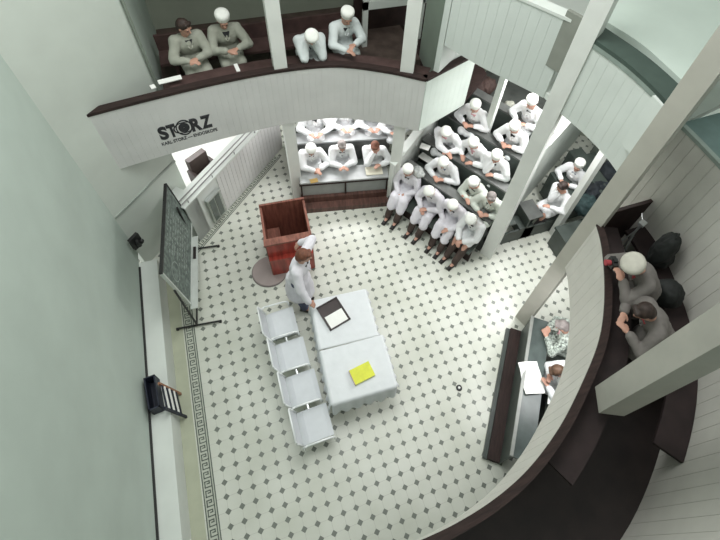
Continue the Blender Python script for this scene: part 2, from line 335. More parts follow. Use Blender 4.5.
# partition left of the raked benches and the one beyond the right column
t1 = BM(); e = V2(.506, -.863); n = V2(.863, .506); F0 = V2(4.1, -1.2)
def en(a, b): return F0 + e * a + n * b
seg(t1, en(-1.18, .62), en(-1.18, 3.4), .1, 0, 1.25, 0, 0, 2.6); struct('wall_raked_left', t1, WHITE)
bm = BM(); seg(bm, en(-1.18, .62), en(-1.18, 3.4), .16, 1.25, 1.29, -.03, 2.6, 2.64); struct('trim_28', bm, WHITE)
bm = BM(); seg(bm, en(1.08, 1.35), en(1.08, 5.6), .1, 0, 2.0); struct('wall_raked_right', bm, mat('sage_grey_partition', (.62, .67, .62), .6, .06, 2))
bm = BM(); seg(bm, en(1.08, 2.6), en(1.08, 5.5), .3, 2.0, 2.04, -.02); struct('trim_29', bm, PAPER)
bm = BM(); seg(bm, (4.80, .24), (5.55, .52), .08, 2.46, 4.1); struct('wall_upper_support', bm, MATS['pale_grey_board_paint'])
bm = BM(); box(bm, 9.15, 9.25, -3.3, -.1, 0, 2.2); struct('wall_entrance_back', bm, mat('dark_sage_wall', (.12, .14, .12), .6, .1, 3))
bm = BM(); box(bm, -.74, -.54, -9.2, -.2, .0, .004); struct('trim_31', bm, mat('yellow_green_margin', (.43, .45, .34), .5, .06, 4))

# ------------------------------------------------------------------ people
SKIN = mat('skin', (.50, .28, .21), .55, .06, 9)
COAT = mat('white_coat_cloth', (.76, .77, .78), .85, .04, 9, .35)
COATL = mat('lilac_white_coat_cloth', (.72, .70, .75), .85, .04, 9, .35)
COATG = mat('greyish_green_coat_cloth', (.33, .335, .285), .85, .05, 9, .35)
CAPM = mat('white_cap_cloth', (.80, .80, .76), .85, .04, 12, .3)
TROU = mat('dark_trouser_cloth', (.035, .03, .03), .8, .3, 9, .3)
TROUB = mat('brown_trouser_cloth', (.055, .038, .032), .8, .3, 9, .3)
SHOE = mat('black_shoe_leather', (.015, .013, .013), .4, .2, 9)
HAIRS = {'dark': mat('dark_brown_hair', (.035, .022, .018), .6, .4, 25, .4), 'red': mat('reddish_brown_hair', (.16, .06, .035), .6, .3, 25, .4),
         'brown': mat('brown_hair', (.09, .05, .03), .6, .3, 25, .4), 'grey': mat('grey_hair', (.25, .22, .21), .6, .2, 25, .4)}
SHIRTS = {'dark': mat('black_shirt_cloth', (.03, .03, .035), .8, .2, 9), 'red': mat('red_shirt_cloth', (.35, .05, .06), .8, .2, 9),
          'blue': mat('blue_grey_shirt_cloth', (.15, .19, .26), .8, .2, 9), 'pink': mat('pink_shirt_cloth', (.62, .35, .38), .8, .2, 9)}
def capsule(bm, a, b, r0, r1):
    a, b = Vector(a), Vector(b)
    if (b - a).length > 1e-4: tube(bm, a, b, r0, r1, 14)
    ball(bm, a, r0, 2); ball(bm, b, r1, 2)
def elips(bm, c, s, M=None): ball(bm, c, 1, 3, (M.to_4x4() if M else Matrix.Identity(4)) @ Matrix.Diagonal((*s, 1)))
def fuse(bm, name, m, parent, vox, fold=0, seed=0, smooth=2):       # one continuous surface out of overlapping volumes
    me = bpy.data.meshes.new(name); bm.to_mesh(me); bm.free()
    o = bpy.data.objects.new(name, me); COL.objects.link(o)
    r = o.modifiers.new('r', 'REMESH'); r.mode = 'VOXEL'; r.voxel_size = vox; r.use_smooth_shade = True
    if smooth: s = o.modifiers.new('s', 'SMOOTH'); s.factor = .5; s.iterations = smooth
    dg = bpy.context.evaluated_depsgraph_get(); dg.update(); m2 = bpy.data.meshes.new_from_object(o.evaluated_get(dg))
    bpy.data.objects.remove(o); bpy.data.meshes.remove(me); m2.name = name
    if fold:
        nn = [v.normal.copy() for v in m2.vertices]; S = Vector((seed * 3.1, seed * 1.7, seed * .9))
        for v, q in zip(m2.vertices, nn):
            c = v.co; k = noise.noise(Vector((c.x * 11, c.y * 11, c.z * 5)) + S) + .5 * noise.noise(Vector((c.x * 24, c.y * 24, c.z * 12)) + S)
            v.co = c + q * (k * fold)
    for p in m2.polygons: p.use_smooth = True
    return link(name, m2, m, parent)
def ik(S, H, l1, l2, pole):
    S, H, pole = Vector(S), Vector(H), Vector(pole); d = H - S; L = min(d.length, (l1 + l2) * .985); d.normalize(); H = S + d * L
    a = (l1 * l1 - l2 * l2 + L * L) / (2 * L); h = math.sqrt(max(0, l1 * l1 - a * a)); p = pole - d * pole.dot(d); p.normalize()
    return S + d * a + p * h, H
def hand(bm, wr, d, up, side, curl=.5):                            # palm, four unequal bent fingers, a thumb leaving the side
    d = d.normalized(); lat = d.cross(up).normalized(); up = lat.cross(d).normalized()
    c = wr + d * .05
    R = Matrix((lat, d, up)).transposed()
    elips(bm, c, (.040, .052, .017), R)
    for k, (x, l) in enumerate(((-.030, .060), (-.010, .072), (.011, .067), (.031, .052))):
        x *= side; p = wr + d * .085 + lat * x; a = curl * .5
        for j, (f, r) in enumerate(((.45, .0095), (.32, .0088), (.23, .008))):
            q = p + (d * math.cos(a) - up * math.sin(a)) * (l * f * 1.15); capsule(bm, p, q, r, r * .94); p = q; a += curl * .55
    p = wr + d * .03 - lat * (.030 * side); q = p + (-lat * side * .7 + d * .75 - up * .2).normalized() * .038; s = q + (-lat * side * .15 + d - up * .35).normalized() * .03
    capsule(bm, p, q, .013, .011); capsule(bm, q, s, .011, .009)
def person(label, px, z0, face, pose='sit', lean=18, pitch=30, yaw=0, lh=(-.12, .36, .80), rh=(.12, .36, .80), cap=True, hair='brown', coat=None, shirt='dark',
           trou=None, group=None, seat=.45, hx=None, curl=.6, twist=0, knees=0, beret=1.0, legs=True, foot_y=None, size=1.08, capm=None):
    """px: photo pixel of the head (or a plan point when hx given); face: heading in degrees of the chest; z0: level of the feet."""
    coat = coat or COAT; trou = trou or TROU
    L = math.radians(lean); T = Vector((0, math.sin(L), math.cos(L)))
    hipz = seat + .10 if pose == 'sit' else .92
    pel = Vector((0, 0, hipz)); chest = pel + T * .27; nb = pel + T * .47; sh = pel + T * .425
    tw = Matrix.Rotation(math.radians(twist), 3, 'Z')
    SL, SR = sh + tw @ Vector((-.165, 0, 0)), sh + tw @ Vector((.165, 0, 0))
    hp = math.radians(pitch); nd = Vector((0, math.sin(L + hp * .25), math.cos(L + hp * .25))); hc = nb + nd * .175 + Vector((0, .02, 0))
    HM = Matrix.Rotation(math.radians(yaw), 3, 'Z') @ Matrix.Rotation(-hp, 3, 'X')
    f = math.radians(face - 90); R3 = Matrix.Rotation(f, 3, 'Z')
    P = at(px[0], px[1], z0 + hc.z * size) if hx is None else Vector((hx[0], hx[1], 0))
    o2 = R3 @ hc * size if hx is None else Vector((0, 0, 0)); root = empty('person', (P.x - o2.x, P.y - o2.y, z0), f, label, 'person', group or 'people in white coats'); root.scale = (size,) * 3
    EL, HL = ik(SL, Vector(lh), .28, .25, (-.9, -.35, -.55)); ER, HR = ik(SR, Vector(rh), .28, .25, (.9, -.35, -.55))
    sd = person.n = getattr(person, 'n', 0) + 1
    # --- body
    bm = BM()
    elips(bm, hc + HM @ Vector((0, -.012, .02)), (.076, .094, .092), HM); capsule(bm, hc + HM @ Vector((0, .02, -.045)), hc + HM @ Vector((0, .052, -.085)), .058, .034)
    capsule(bm, hc + HM @ Vector((0, .082, .0)), hc + HM @ Vector((0, .104, -.028)), .010, .015)                # nose
    capsule(bm, hc + HM @ Vector((-.035, .076, .018)), hc + HM @ Vector((.035, .076, .018)), .016, .016)       # brow
    capsule(bm, hc + HM @ Vector((-.018, .080, -.062)), hc + HM @ Vector((.018, .080, -.062)), .009, .009)      # lips
    for s in (-1, 1): elips(bm, hc + HM @ Vector((s * .078, -.005, -.012)), (.012, .02, .03), HM)
    capsule(bm, nb - T * .05, hc + HM @ Vector((0, -.015, -.05)), .058, .052)
    elips(bm, chest + T * .04, (.15, .095, .17), Matrix.Rotation(-L, 3, 'X')); elips(bm, pel + T * .05, (.15, .10, .14))
    capsule(bm, SL, SR, .055, .055)
    for S, E_, H_, s in ((SL, EL, HL, -1), (SR, ER, HR, 1)):
        capsule(bm, S, E_, .048, .038); capsule(bm, E_, H_, .038, .026); d = (H_ - E_).normalized()
        inn = Vector((-s * .35, .25, -.1)); hand(bm, H_, d + inn, Vector((0, 0, 1)) if abs(d.z) < .8 else Vector((0, 1, 0)), s, curl)
    # --- legs
    feet = []
    for s in (-1, 1):
        hip = pel + Vector((s * .09, 0, -.02))
        if pose == 'sit':
            kn = Vector((s * (.11 + knees), .42, seat + .07)); an = Vector((s * (.10 + knees * .5), (.40 if foot_y is None else foot_y), .09))
        else:
            kn = Vector((s * .095, .03 - .0 * s, .50)); an = Vector((s * .10, .02 + .05 * s, .09))
        feet.append((s, hip, kn, an))
        if legs: capsule(bm, hip, kn, .082, .058); capsule(bm, kn, an, .055, .038); capsule(bm, an, an + Vector((0, .12, -.045)), .036, .028)
        else: capsule(bm, hip, hip.lerp(kn, .8), .08, .06)
    fuse(bm, 'body', SKIN, root, .0105, smooth=1)
    # --- coat
    bm = BM(); RL = Matrix.Rotation(-L, 3, 'X')
    elips(bm, chest + T * .05, (.192, .135, .19), RL); elips(bm, pel + T * .08, (.18, .135, .17), RL); capsule(bm, SL, SR, .083, .083); capsule(bm, sh, nb - T * .015, .09, .068)
    for S, E_, H_ in ((SL, EL, HL), (SR, ER, HR)): capsule(bm, S, E_, .084, .070); capsule(bm, E_, H_.lerp(E_, .1), .068, .052)
    if pose == 'sit':
        for s, hip, kn, an in feet: capsule(bm, hip, kn - Vector((0, .05, 0)) if legs else hip.lerp(kn, .8), .105, .092)
        capsule(bm, pel + Vector((0, .05, -.02)), Vector((0, .34, seat + .06)), .10, .075)
        if legs and coat is COATL:
            for s, hip, kn, an in feet: capsule(bm, kn - Vector((0, .03, .0)), kn.lerp(an, .45), .100, .092)
            capsule(bm, Vector((0, .36, seat + .05)), Vector((0, .42, seat - .16)), .09, .08)
    else:
        lathe(bm, [(.15, .95), (.175, .9), (.21, .6), (.215, .44), (.20, .43), (.13, .90)][:4] + [(.19, .43)], n=24)
    cob = fuse(bm, 'coat', coat, root, .0125, .010, sd)
    # --- shirt wedge in the neckline and lapels
    fr = Vector((0, math.cos(L), -math.sin(L)))
    bm = BM(); c0 = nb + fr * .065 - T * .01; c1 = nb + fr * .118 - T * .15
    vs = [bm.verts.new(v) for v in (c0 + Vector((-.05, 0, 0)), c0 + Vector((.05, 0, 0)), c1, c0 + Vector((-.05, 0, 0)) + fr * .03, c0 + Vector((.05, 0, 0)) + fr * .03, c1 + fr * .025)]
    for q in ((0, 1, 2), (5, 4, 3), (0, 3, 4, 1), (1, 4, 5, 2), (2, 5, 3, 0)): bm.faces.new([vs[i] for i in q])
    obj('shirt', bm, SHIRTS[shirt], root)
    for s in (-1, 1):
        bm = BM(); path_tube(bm, [c0 + Vector((s * .062, -.02, .01)), c0.lerp(c1, .55) + Vector((s * .035, 0, 0)) + fr * .03, c1 + fr * .03], .014); obj('lapel', bm, coat, cob, smooth=True)
    # --- trousers and shoes
    if legs:
        bm = BM()
        for s, hip, kn, an in feet: capsule(bm, kn - Vector((0, .06 if pose == 'sit' else 0, -.0)), an + Vector((0, 0, .03)), .088, .066)
        if pose != 'sit':
            for s, hip, kn, an in feet: capsule(bm, hip, kn, .09, .07)
        fuse(bm, 'trousers', trou, root, .014, .006, sd)
        for s, hip, kn, an in feet:
            bm = BM(); capsule(bm, an + Vector((0, -.03, -.045)), an + Vector((0, .15, -.055)), .045, .038); box(bm, an.x - .04, an.x + .04, an.y - .07, an.y + .18, .0, .028)
            obj('shoe', bm, SHOE, root, smooth=False)
    # --- hair, cap, eyes
    bm = BM(); top = HM @ Vector((0, -.022, .035))
    if hair and not cap:
        elips(bm, hc + top, (.088, .098, .088), HM); elips(bm, hc + HM @ Vector((0, -.05, -.01)), (.083, .07, .085), HM); capsule(bm, hc + HM @ Vector((-.04, .05, .085)), hc + HM @ Vector((.04, .05, .085)), .03, .03)
        fuse(bm, 'hair', HAIRS[hair], root, .011, .006, sd)
    elif cap:
        elips(bm, hc + HM @ Vector((0, -.045, -.005)), (.080, .066, .07), HM); fuse(bm, 'hair', HAIRS[hair or 'brown'], root, .012, .003, sd)
        bm = BM(); CM = (Matrix.Rotation(math.radians(yaw), 3, 'Z') @ Matrix.Rotation(-hp + .16, 3, 'X')).to_4x4(); b = beret
        lathe(bm, [(.06, .034), (.093, .035), (.098, .045), (.099, .075), (.104 * b, .09), (.106 * b, .115), (.098 * b, .142), (.075 * b, .158), (.04, .163)], hc + Vector((0, -.008, 0)), 26, CM)
        o = obj('cap', bm, capm or CAPM, root, smooth=True)
    for s in (-1, 1):
        bm = BM(); ball(bm, hc + HM @ Vector((s * .031, .0835, .002)), .0125, 1); obj('eye', bm, DARK, root, smooth=True)
    return root

# ------------------------------------------------------------------ raked benches (seen between the columns on the right)
RISE, PITCH = .38, .55
EM = Matrix(((e.x, n.x, 0, F0.x), (e.y, n.y, 0, F0.y), (0, 0, 1, 0), (0, 0, 0, 1)))      # local x along the rows, local y outwards
EA = math.atan2(e.y, e.x)
for r in range(0, 6):
    z = RISE * r; nn = .40 + PITCH * r
    if r:
        bm = BM(); x1 = 1.06
        box(bm, -1.16, x1, nn, (nn + PITCH if r < 5 else 4.6), 0, z, EM); struct('floor_step_%d' % r, bm, mat('dark_step', (.05, .055, .05), .7, .3, 5))
    if r == 5: break
    t = empty('bench', EM @ Vector((0, nn, z)), EA, ['dark front bench on the floor of the raked seats, without a desk', 'dark bench and grey desk of the second raked row', 'dark bench and grey desk of the third raked row', 'dark bench and grey desk of the fourth raked row', 'dark bench and desk of the topmost raked row'][r], 'bench')
    s0 = -.14 if r == 0 else 0
    bm = BM(); box(bm, -1.12, 1.02, .19 + s0, .48 + s0 / 2, .40, .45); obj('seat', bm, GREEND, t, bevel=.008)
    bm = BM(); box(bm, -1.12, 1.02, .30 + s0, .34 + s0, .0, .40); obj('seat_panel', bm, DWOOD if r == 0 else GREEND, t)
    if r:
        bm = BM(); box(bm, -1.14, 1.04, -.02, .19, .66, .70); obj('desk_top', bm, mat('mid_grey_desk', (.17, .175, .17), .4, .15, 6) if r in (1, 2) else DESK, t, bevel=.008)
        bm = BM(); box(bm, -1.14, 1.04, -.02, .01, .0, .66); obj('front_panel', bm, GREEND, t)
RF = math.degrees(math.atan2(-n.y, -n.x))                          # facing the floor of the hall
# ------------------------------------------------------------------ straight bench between the two middle columns
T3 = (3.1, .50, 0); A3 = math.atan2(-.33, 1.8)
g3 = empty('bench', T3, A3, 'grey-topped desk bench with brown plinth facing the pulpit', 'bench')
bm = BM(); box(bm, -.93, .93, -.09, .30, .76, .80); obj('desk_top', bm, DESKL, g3, bevel=.008)
bm = BM(); box(bm, -.9, .9, -.02, .02, .30, .76); obj('front_panel', bm, mat('grey_front_panel', (.33, .35, .34), .4, .1, 5), g3)
for x in (-.93, .0, .9):
    bm = BM(); box(bm, x, x + .03, -.06, .02, .05, .76); obj('divider', bm, DWOOD, g3)
bm = BM(); box(bm, -.95, .97, -.07, -.04, .68, .74); obj('apron', bm, DWOOD, g3)
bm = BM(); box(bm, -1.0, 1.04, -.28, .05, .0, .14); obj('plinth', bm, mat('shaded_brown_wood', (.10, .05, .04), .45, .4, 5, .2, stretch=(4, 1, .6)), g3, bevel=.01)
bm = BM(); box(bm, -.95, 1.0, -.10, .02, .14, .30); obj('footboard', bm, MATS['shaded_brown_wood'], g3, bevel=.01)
bm = BM(); box(bm, -.93, .93, .50, .80, .40, .45); obj('seat', bm, GREEND, g3)
bm = BM(); box(bm, -.93, .93, .54, .58, .0, .40); obj('seat_panel', bm, GREEND, g3)
g4 = empty('bench', (3.25, 1.42, .0), A3, 'grey desk bench partly hidden under the gallery behind three seated people', 'bench')
bm = BM(); box(bm, -1.1, 1.1, -.12, .20, 1.0, 1.04); obj('desk_top', bm, DESKL, g4, bevel=.008)
bm = BM(); box(bm, -1.1, 1.1, -.12, -.08, 0, 1.0); obj('front_panel', bm, DESK, g4)
bm = BM(); box(bm, -1.1, 1.1, .38, .7, .25, .72); obj('seat', bm, GREEND, g4)
# ------------------------------------------------------------------ side benches under the right gallery
o6 = Vector((-.61, -.79, 0)); n6 = Vector((.79, -.61, 0)); A6 = math.atan2(o6.y, o6.x)
def side_bench(k, base, label):
    g = empty('bench', base, A6, label, 'bench')                   # local x runs away along the row, local -y... outwards is +y after mirroring
    s = 1
    bm = BM(); box(bm, -.15, 2.2, -.0, .03, 0, .72); obj('front_panel', bm, GREEND, g)
    bm = BM(); box(bm, -.17, 2.2, -.0, .34, .72, .76); obj('desk_top', bm, mat('steel_grey_desk', (.085, .105, .10), .3, .2, 5), g, bevel=.008)
    bm = BM(); box(bm, -.17, 2.2, -.02, .03, .76, .80); obj('desk_rim', bm, mat('grey_rim', (.30, .31, .29), .4, .15, 5), g, bevel=.006)
    bm = BM(); box(bm, -.15, 2.2, -.20, -.0, 0, .12); obj('plinth', bm, DWOOD, g, bevel=.01)
    bm = BM(); box(bm, -.15, 2.2, -.27, -.20, 0, .06); obj('plinth_edge', bm, GREEND, g)
    bm = BM(); box(bm, -.15, 2.2, .52, .85, .40, .45); obj('seat', bm, GREEND, g)
    bm = BM(); box(bm, -.15, 2.2, .56, .60, 0, .40); obj('seat_panel', bm, GREEND, g)
    return g
side_bench(0, (5.30, -3.66, 0), 'dark green bench with grey desk under the right gallery')
# ------------------------------------------------------------------ benches by the entrance beyond the right column
def entry_bench(x, y0, y1, z, label, m):
    g = empty('bench', (x, y0, z), 0, label, 'bench'); L = y1 - y0
    bm = BM(); box(bm, 0, .34, 0, L, .70, .74); obj('desk_top', bm, m, g, bevel=.008)
    bm = BM(); box(bm, 0, .04, 0, L, 0, .70); obj('front_panel', bm, GREEND, g)
    bm = BM(); box(bm, .04, .9, 0, .04, 0, .40); obj('end_panel', bm, GREEND, g)
    bm = BM(); box(bm, .52, .86, 0, L, .40, .45); obj('seat', bm, GREEND, g, bevel=.01)
    return g
entry_bench(5.80, -1.62, -1.28, 0, 'dark low desk bench right beside the big column foot', GREEND)
entry_bench(6.45, -1.62, -1.15, .0, 'grey-topped desk bench in front of the man with his hand at his mouth', DESK)
entry_bench(7.45, -1.55, -.70, .15, 'dark desk bench behind the man with his hand at his mouth', GREEND)

entry_bench(8.1, -1.6, -.35, .3, 'dark bench farthest back by the entrance', GREEND)
# ------------------------------------------------------------------ pulpit
g = empty('pulpit', (1.66, -.53, 0), -.07, 'red-brown wooden pulpit with an open booth behind its front desk', 'pulpit')
bm = BM(); box(bm, -.40, .40, -.43, -.40, 0, 1.22); obj('front_panel', bm, RWOOD, g, bevel=.008)
bm = BM(); box(bm, -.43, .42, -.50, -.36, 1.22, 1.26); obj('front_top', bm, RWOOD2, g, bevel=.01)
bm = BM(); box(bm, -.40, .40, -.52, -.43, .72, .75); obj('ledge', bm, RWOOD, g, bevel=.008)
for s in (-1, 1):
    bm = BM(); box(bm, s * .40 - .02, s * .40 + .02, -.42, .42, 0, 1.2); obj('side_panel', bm, RWOOD2, g, bevel=.008)
bm = BM(); box(bm, -.42, .42, .40, .44, 0, 1.25); obj('back_panel', bm, RWOOD2, g, bevel=.008)
bm = BM(); box(bm, -.38, .38, -.40, .40, .05, .09); obj('floor_board', bm, RWOOD2, g)
bm = BM(); box(bm, -.38, -.16, -.36, .38, .45, .49); obj('seat', bm, RWOOD2, g, bevel=.008)
bm = BM(); box(bm, -.17, -.14, -.36, .38, .09, .49); obj('seat_board', bm, RWOOD2, g)
g = empty('dais', (1.17, -.80, 0), 0, 'round greyish pink platform partly under the pulpit', 'platform')
bm = BM(); lathe(bm, [(.32, 0), (.335, .01), (.335, .04), (.32, .05), (.02, .052)], n=40); obj('disc', bm, mat('grey_pink_disc', (.36, .30, .29), .4, .08, 4), g)
bm = BM(); lathe(bm, [(.345, 0.0), (.35, .012), (.337, .02)], n=40); obj('rim', bm, mat('disc_rim', (.2, .17, .17), .4, .1, 4), g)

# ------------------------------------------------------------------ demonstration tables under white cloths
CLOTH = mat('white_table_cloth', (.70, .72, .74), .8, .03, 5, .25)
def cloth_table(x, y, rz, wx, wy, label, clabel, hang):
    t = empty('table', (x, y, 0), rz, label, 'table', None)
    bm = BM(); box(bm, -wx / 2 + .02, wx / 2 - .02, -wy / 2 + .02, wy / 2 - .02, .74, .775); obj('table_top', bm, STEEL, t)
    for sx in (-1, 1):
        for sy in (-1, 1):
            bm = BM(); tube(bm, (sx * (wx / 2 - .08), sy * (wy / 2 - .08), 0), (sx * (wx / 2 - .08), sy * (wy / 2 - .08), .74), .018); obj('leg', bm, STEEL, t)
    bm = BM(); N = 30; G = []
    def pt(i, j):
        u = -wx / 2 + wx * i / N; v = -wy / 2 + wy * j / N; return u, v
    for j in range(N + 1): G.append([bm.verts.new((*pt(i, j), .785 + .003 * noise.noise(Vector((i * .4, j * .3, x))))) for i in range(N + 1)])
    for j in range(N):
        for i in range(N): bm.faces.new((G[j][i], G[j][i + 1], G[j + 1][i + 1], G[j + 1][i]))
    sides = {'L': ([G[j][0] for j in range(N + 1)], Vector((-1, 0, 0))), 'R': ([G[j][N] for j in range(N + 1)], Vector((1, 0, 0))), 'F': (G[0], Vector((0, -1, 0))), 'B': (G[N], Vector((0, 1, 0)))}
    for k, dz in hang.items():
        row, out = sides[k]; prev = row
        for q in range(1, 9):
            cur = []
            for i, v in enumerate(row):
                h = dz * q / 8; f = .022 * math.sin(i * 1.15 + x * 3) * q / 8 + .03 * q / 8
                cur.append(bm.verts.new(v.co + out * (.012 + f) + Vector((0, 0, -h + .02 * math.sin(i * .5) * q / 8))))
            for i in range(N): bm.faces.new((prev[i], prev[i + 1], cur[i + 1], cur[i]))
            prev = cur
    for v in list(bm.verts): pass
    o = obj('tablecloth', bm, CLOTH, None, smooth=True); o.location = (x, y, 0); o.rotation_euler = (0, 0, rz)
    s = o.modifiers.new('s', 'SOLIDIFY'); s.thickness = .004; s.offset = 1
    tag(o, clabel, 'tablecloth')
cloth_table(2.19, -2.52, -.07, .99, .90, 'steel-legged table nearest the lecturer under the cloth with the black tray', 'white cloth under the black tray, beside the lecturer', {'L': .42, 'B': .3, 'R': .12})
cloth_table(2.17, -3.42, -.055, 1.06, .88, 'steel-legged table under the cloth with the yellow book', 'white cloth under the yellow book', {'L': .35, 'F': .42, 'R': .16})
# black tray with a white sheet, yellow book
c = at(333, 313, .80); g = empty('tray', (c.x, c.y, .791), .20 - .07 + .12, 'black tray with a sheet lying across its near half, on the white cloth', 'tray')
TR = mat('tray_black_brown', (.03, .018, .018), .4, .3, 6)
bm = BM(); box(bm, -.19, .19, -.25, .22, 0, .012); obj('base', bm, TR, g)
for nme, b in (('rim', (-.20, -.18, -.26, .23)), ('rim', (.18, .20, -.26, .23)), ('rim', (-.2, .2, .21, .23)), ('rim', (-.2, .2, -.26, -.24))):
    bm = BM(); box(bm, *b, 0, .03); obj('rim', bm, TR, g)
bm = BM(); box(bm, -.165, .165, -.235, .0, 0, .006); o = obj('paper_sheet', bm, PAPER); o.location = (c.x, c.y, .8045); o.rotation_euler = (0, 0, .20 - .07 + .12); tag(o, 'white paper sheet lying in the black tray', 'paper')
c = at(362, 373.5, .80); g = empty('book', (c.x, c.y, .79), .14, 'thick book with a bright yellow-green cover on the white cloth', 'book')
bm = BM(); box(bm, -.175, .175, -.125, .125, .042, .05); obj('cover', bm, mat('yellow_green_cover', (.66, .68, .045), .5, .08, 12), g, bevel=.003)
bm = BM(); box(bm, -.168, .172, -.12, .12, .006, .042); obj('pages', bm, PAPER, g)
bm = BM(); box(bm, -.175, .175, -.125, .125, 0, .006); obj('back_cover', bm, MATS['yellow_green_cover'], g)
bm = BM(); box(bm, -.18, -.173, -.125, .125, 0, .05); obj('spine', bm, mat('pink_spine', (.6, .42, .42), .5, .05, 9), g)
# ------------------------------------------------------------------ linked chairs
CH = mat('white_perforated_metal', (.64, .66, .69), .4, .03, 8); CHF = mat('white_tube', (.85, .87, .87), .3, .02, 8)
g = empty('linked_chairs', (1.15, -2.12, 0), .0, 'row of linked white metal armchairs beside the white-covered tables', 'chairs')
PIT = .60; SK = .045                                               # the row drifts to the right towards the camera
for k in range(4):
    y = -PIT * k; x = SK * k
    bm = BM(); q = [(-.22, -.05), (-.12, -.02), (.0, -.01), (.2, .005), (.27, -.01)]
    for (xa, za), (xb, zb) in zip(q, q[1:]):
        vv = [bm.verts.new((x + a, y + b, .45 + c)) for a, c, b in ((xa, za, -.26), (xb, zb, -.26), (xb, zb, .24), (xa, za, .24), (xa, za - .012, -.26), (xb, zb - .012, -.26), (xb, zb - .012, .24), (xa, za - .012, .24))]
        for f in ((0, 1, 2, 3), (7, 6, 5, 4), (0, 4, 5, 1), (2, 6, 7, 3), (1, 5, 6, 2), (3, 7, 4, 0)): bm.faces.new([vv[i] for i in f])
    obj('seat', bm, CH, g)
    bm = BM()
    M = Matrix.Translation((x - .21, y, .42)) @ Matrix.Rotation(-.22, 4, 'Y'); box(bm, -.012, 0, -.25, .23, .04, .40, M); obj('backrest', bm, CH, g, bevel=.005)
    bm = BM(); path_tube(bm, [M @ Vector(p) for p in ((0, -.27, .0), (0, -.27, .38), (0, -.24, .42), (0, .22, .42), (0, .25, .38), (0, .25, .0))], .013); obj('back_frame', bm, CHF, g, smooth=True)
for k in range(5):
    y = -PIT * k + .275; x = SK * (k - .5)
    bm = BM(); path_tube(bm, [Vector(p) for p in ((x - .24, y, .40), (x - .25, y, .60), (x - .18, y, .66), (x + .16, y, .66), (x + .23, y, .62), (x + .24, y, .44))], .016); obj('armrest', bm, CHF, g, smooth=True)
for y, x in ((-.1, 0), (-1.9, .14)):
    bm = BM(); tube(bm, (x, y, 0.03), (x, y, .38), .025); tube(bm, (x - .25, y, .02), (x + .27, y, .02), .018); obj('leg', bm, STEEL, g)
bm = BM(); tube(bm, (0, .25, .38), (SK * 3.4, -PIT * 3.4, .38), .025); obj('beam', bm, STEEL, g)
# ------------------------------------------------------------------ rolling blackboard
pf, pn = Vector((-.09, .12, 0)), Vector((-.28, -1.52, 0)); dv = (pn - pf); LB = dv.length; rz = math.atan2(dv.y, dv.x)
g = empty('blackboard', pf, rz, 'large dark chalkboard on a black rolling stand by the left wall', 'blackboard')
for x in (0, LB):
    bm = BM(); tube(bm, (x, 0, .05), (x, -.0, 1.45), .018); obj('post', bm, DARK, g)
    bm = BM(); tube(bm, (x, -.36, .05), (x, .42, .05), .018); ft = obj('foot', bm, DARK, g)
    for y in (-.34, .40):
        bm = BM(); tube(bm, (x - .02, y, .025), (x + .02, y, .025), .025, n=14); obj('castor', bm, DARK, ft)
bm = BM(); tube(bm, (0, 0, .08), (LB, 0, .08), .016); obj('crossbar', bm, DARK, g)
B0, B1_ = -.22, LB - .14
BT = Matrix.Translation((0, -.03, 1.22)) @ Matrix.Rotation(.10, 4, 'X')
def chalk():
    m = bpy.data.materials.new('chalkboard_green_grey'); m.use_nodes = True; nt = m.node_tree; b = nt.nodes['Principled BSDF']
    tc = nt.nodes.new('ShaderNodeTexCoord'); nz = nt.nodes.new('ShaderNodeTexNoise'); nz.inputs['Scale'].default_value = 14; nz.inputs['Detail'].default_value = 8
    r = nt.nodes.new('ShaderNodeValToRGB'); r.color_ramp.elements[0].color = (.075, .10, .09, 1); r.color_ramp.elements[1].color = (.22, .27, .24, 1); r.color_ramp.elements[0].position = .4; r.color_ramp.elements[1].position = .72
    nt.links.new(tc.outputs['Object'], nz.inputs['Vector']); nt.links.new(nz.outputs['Fac'], r.inputs[0]); nt.links.new(r.outputs[0], b.inputs['Base Color']); b.inputs['Roughness'].default_value = .55; return m
bm = BM(); box(bm, B0, B1_, -.015, .015, -.55, .60, BT); obj('board', bm, chalk(), g)
FR = mat('pale_aluminium', (.62, .65, .62), .35, .05, 8, metal=.3)
for (x0, x1, z0, z1) in ((B0 - .03, B1_ + .03, .60, .63), (B0 - .03, B1_ + .03, -.58, -.55), (B0 - .03, B0, -.55, .60), (B1_, B1_ + .03, -.55, .60)):
    bm = BM(); box(bm, x0, x1, -.025, .025, z0, z1, BT); obj('frame_rail', bm, DARK if z0 > .5 or x1 < .1 else FR, g)
bm = BM(); box(bm, .1, LB - .05, .0, .12, -.62, -.60, BT); obj('chalk_tray', bm, FR, g)
bm = BM(); box(bm, .35, .6, .045, .09, -.60, -.57, BT); o = obj('duster', bm, MATS['shade_darkened_brown_floor']); o.matrix_world = Matrix.Translation(pf) @ Matrix.Rotation(rz, 4, 'Z'); tag(o, 'dark duster on the tray of the blackboard', 'duster')
bm = BM()                                                          # chalk marks: lines of strokes and two round diagrams
rr = random.Random(3)
for k in range(9):
    z = .48 - k * .105; x = .12
    while x < LB - .65:
        wd = rr.uniform(.03, .1); box(bm, x, x + wd, .0155, .0165, z, z + .012, BT); 
        if rr.random() < .5: box(bm, x, x + .01, .0155, .0165, z - .02, z + .03, BT)
        x += wd + rr.uniform(.02, .07)
for cx in (LB - .42,):
    for k in range(20):
        a = k * PI / 10; M = BT @ Matrix.Translation((cx, .0, .1)) @ Matrix.Rotation(a, 4, 'Y'); box(bm, .16, .17, .0155, .0165, -.028, .028, M)
tag(obj('chalk_marks', bm, mat('chalk', (.42, .46, .43), .9, .1, 30), g), kind='stuff')
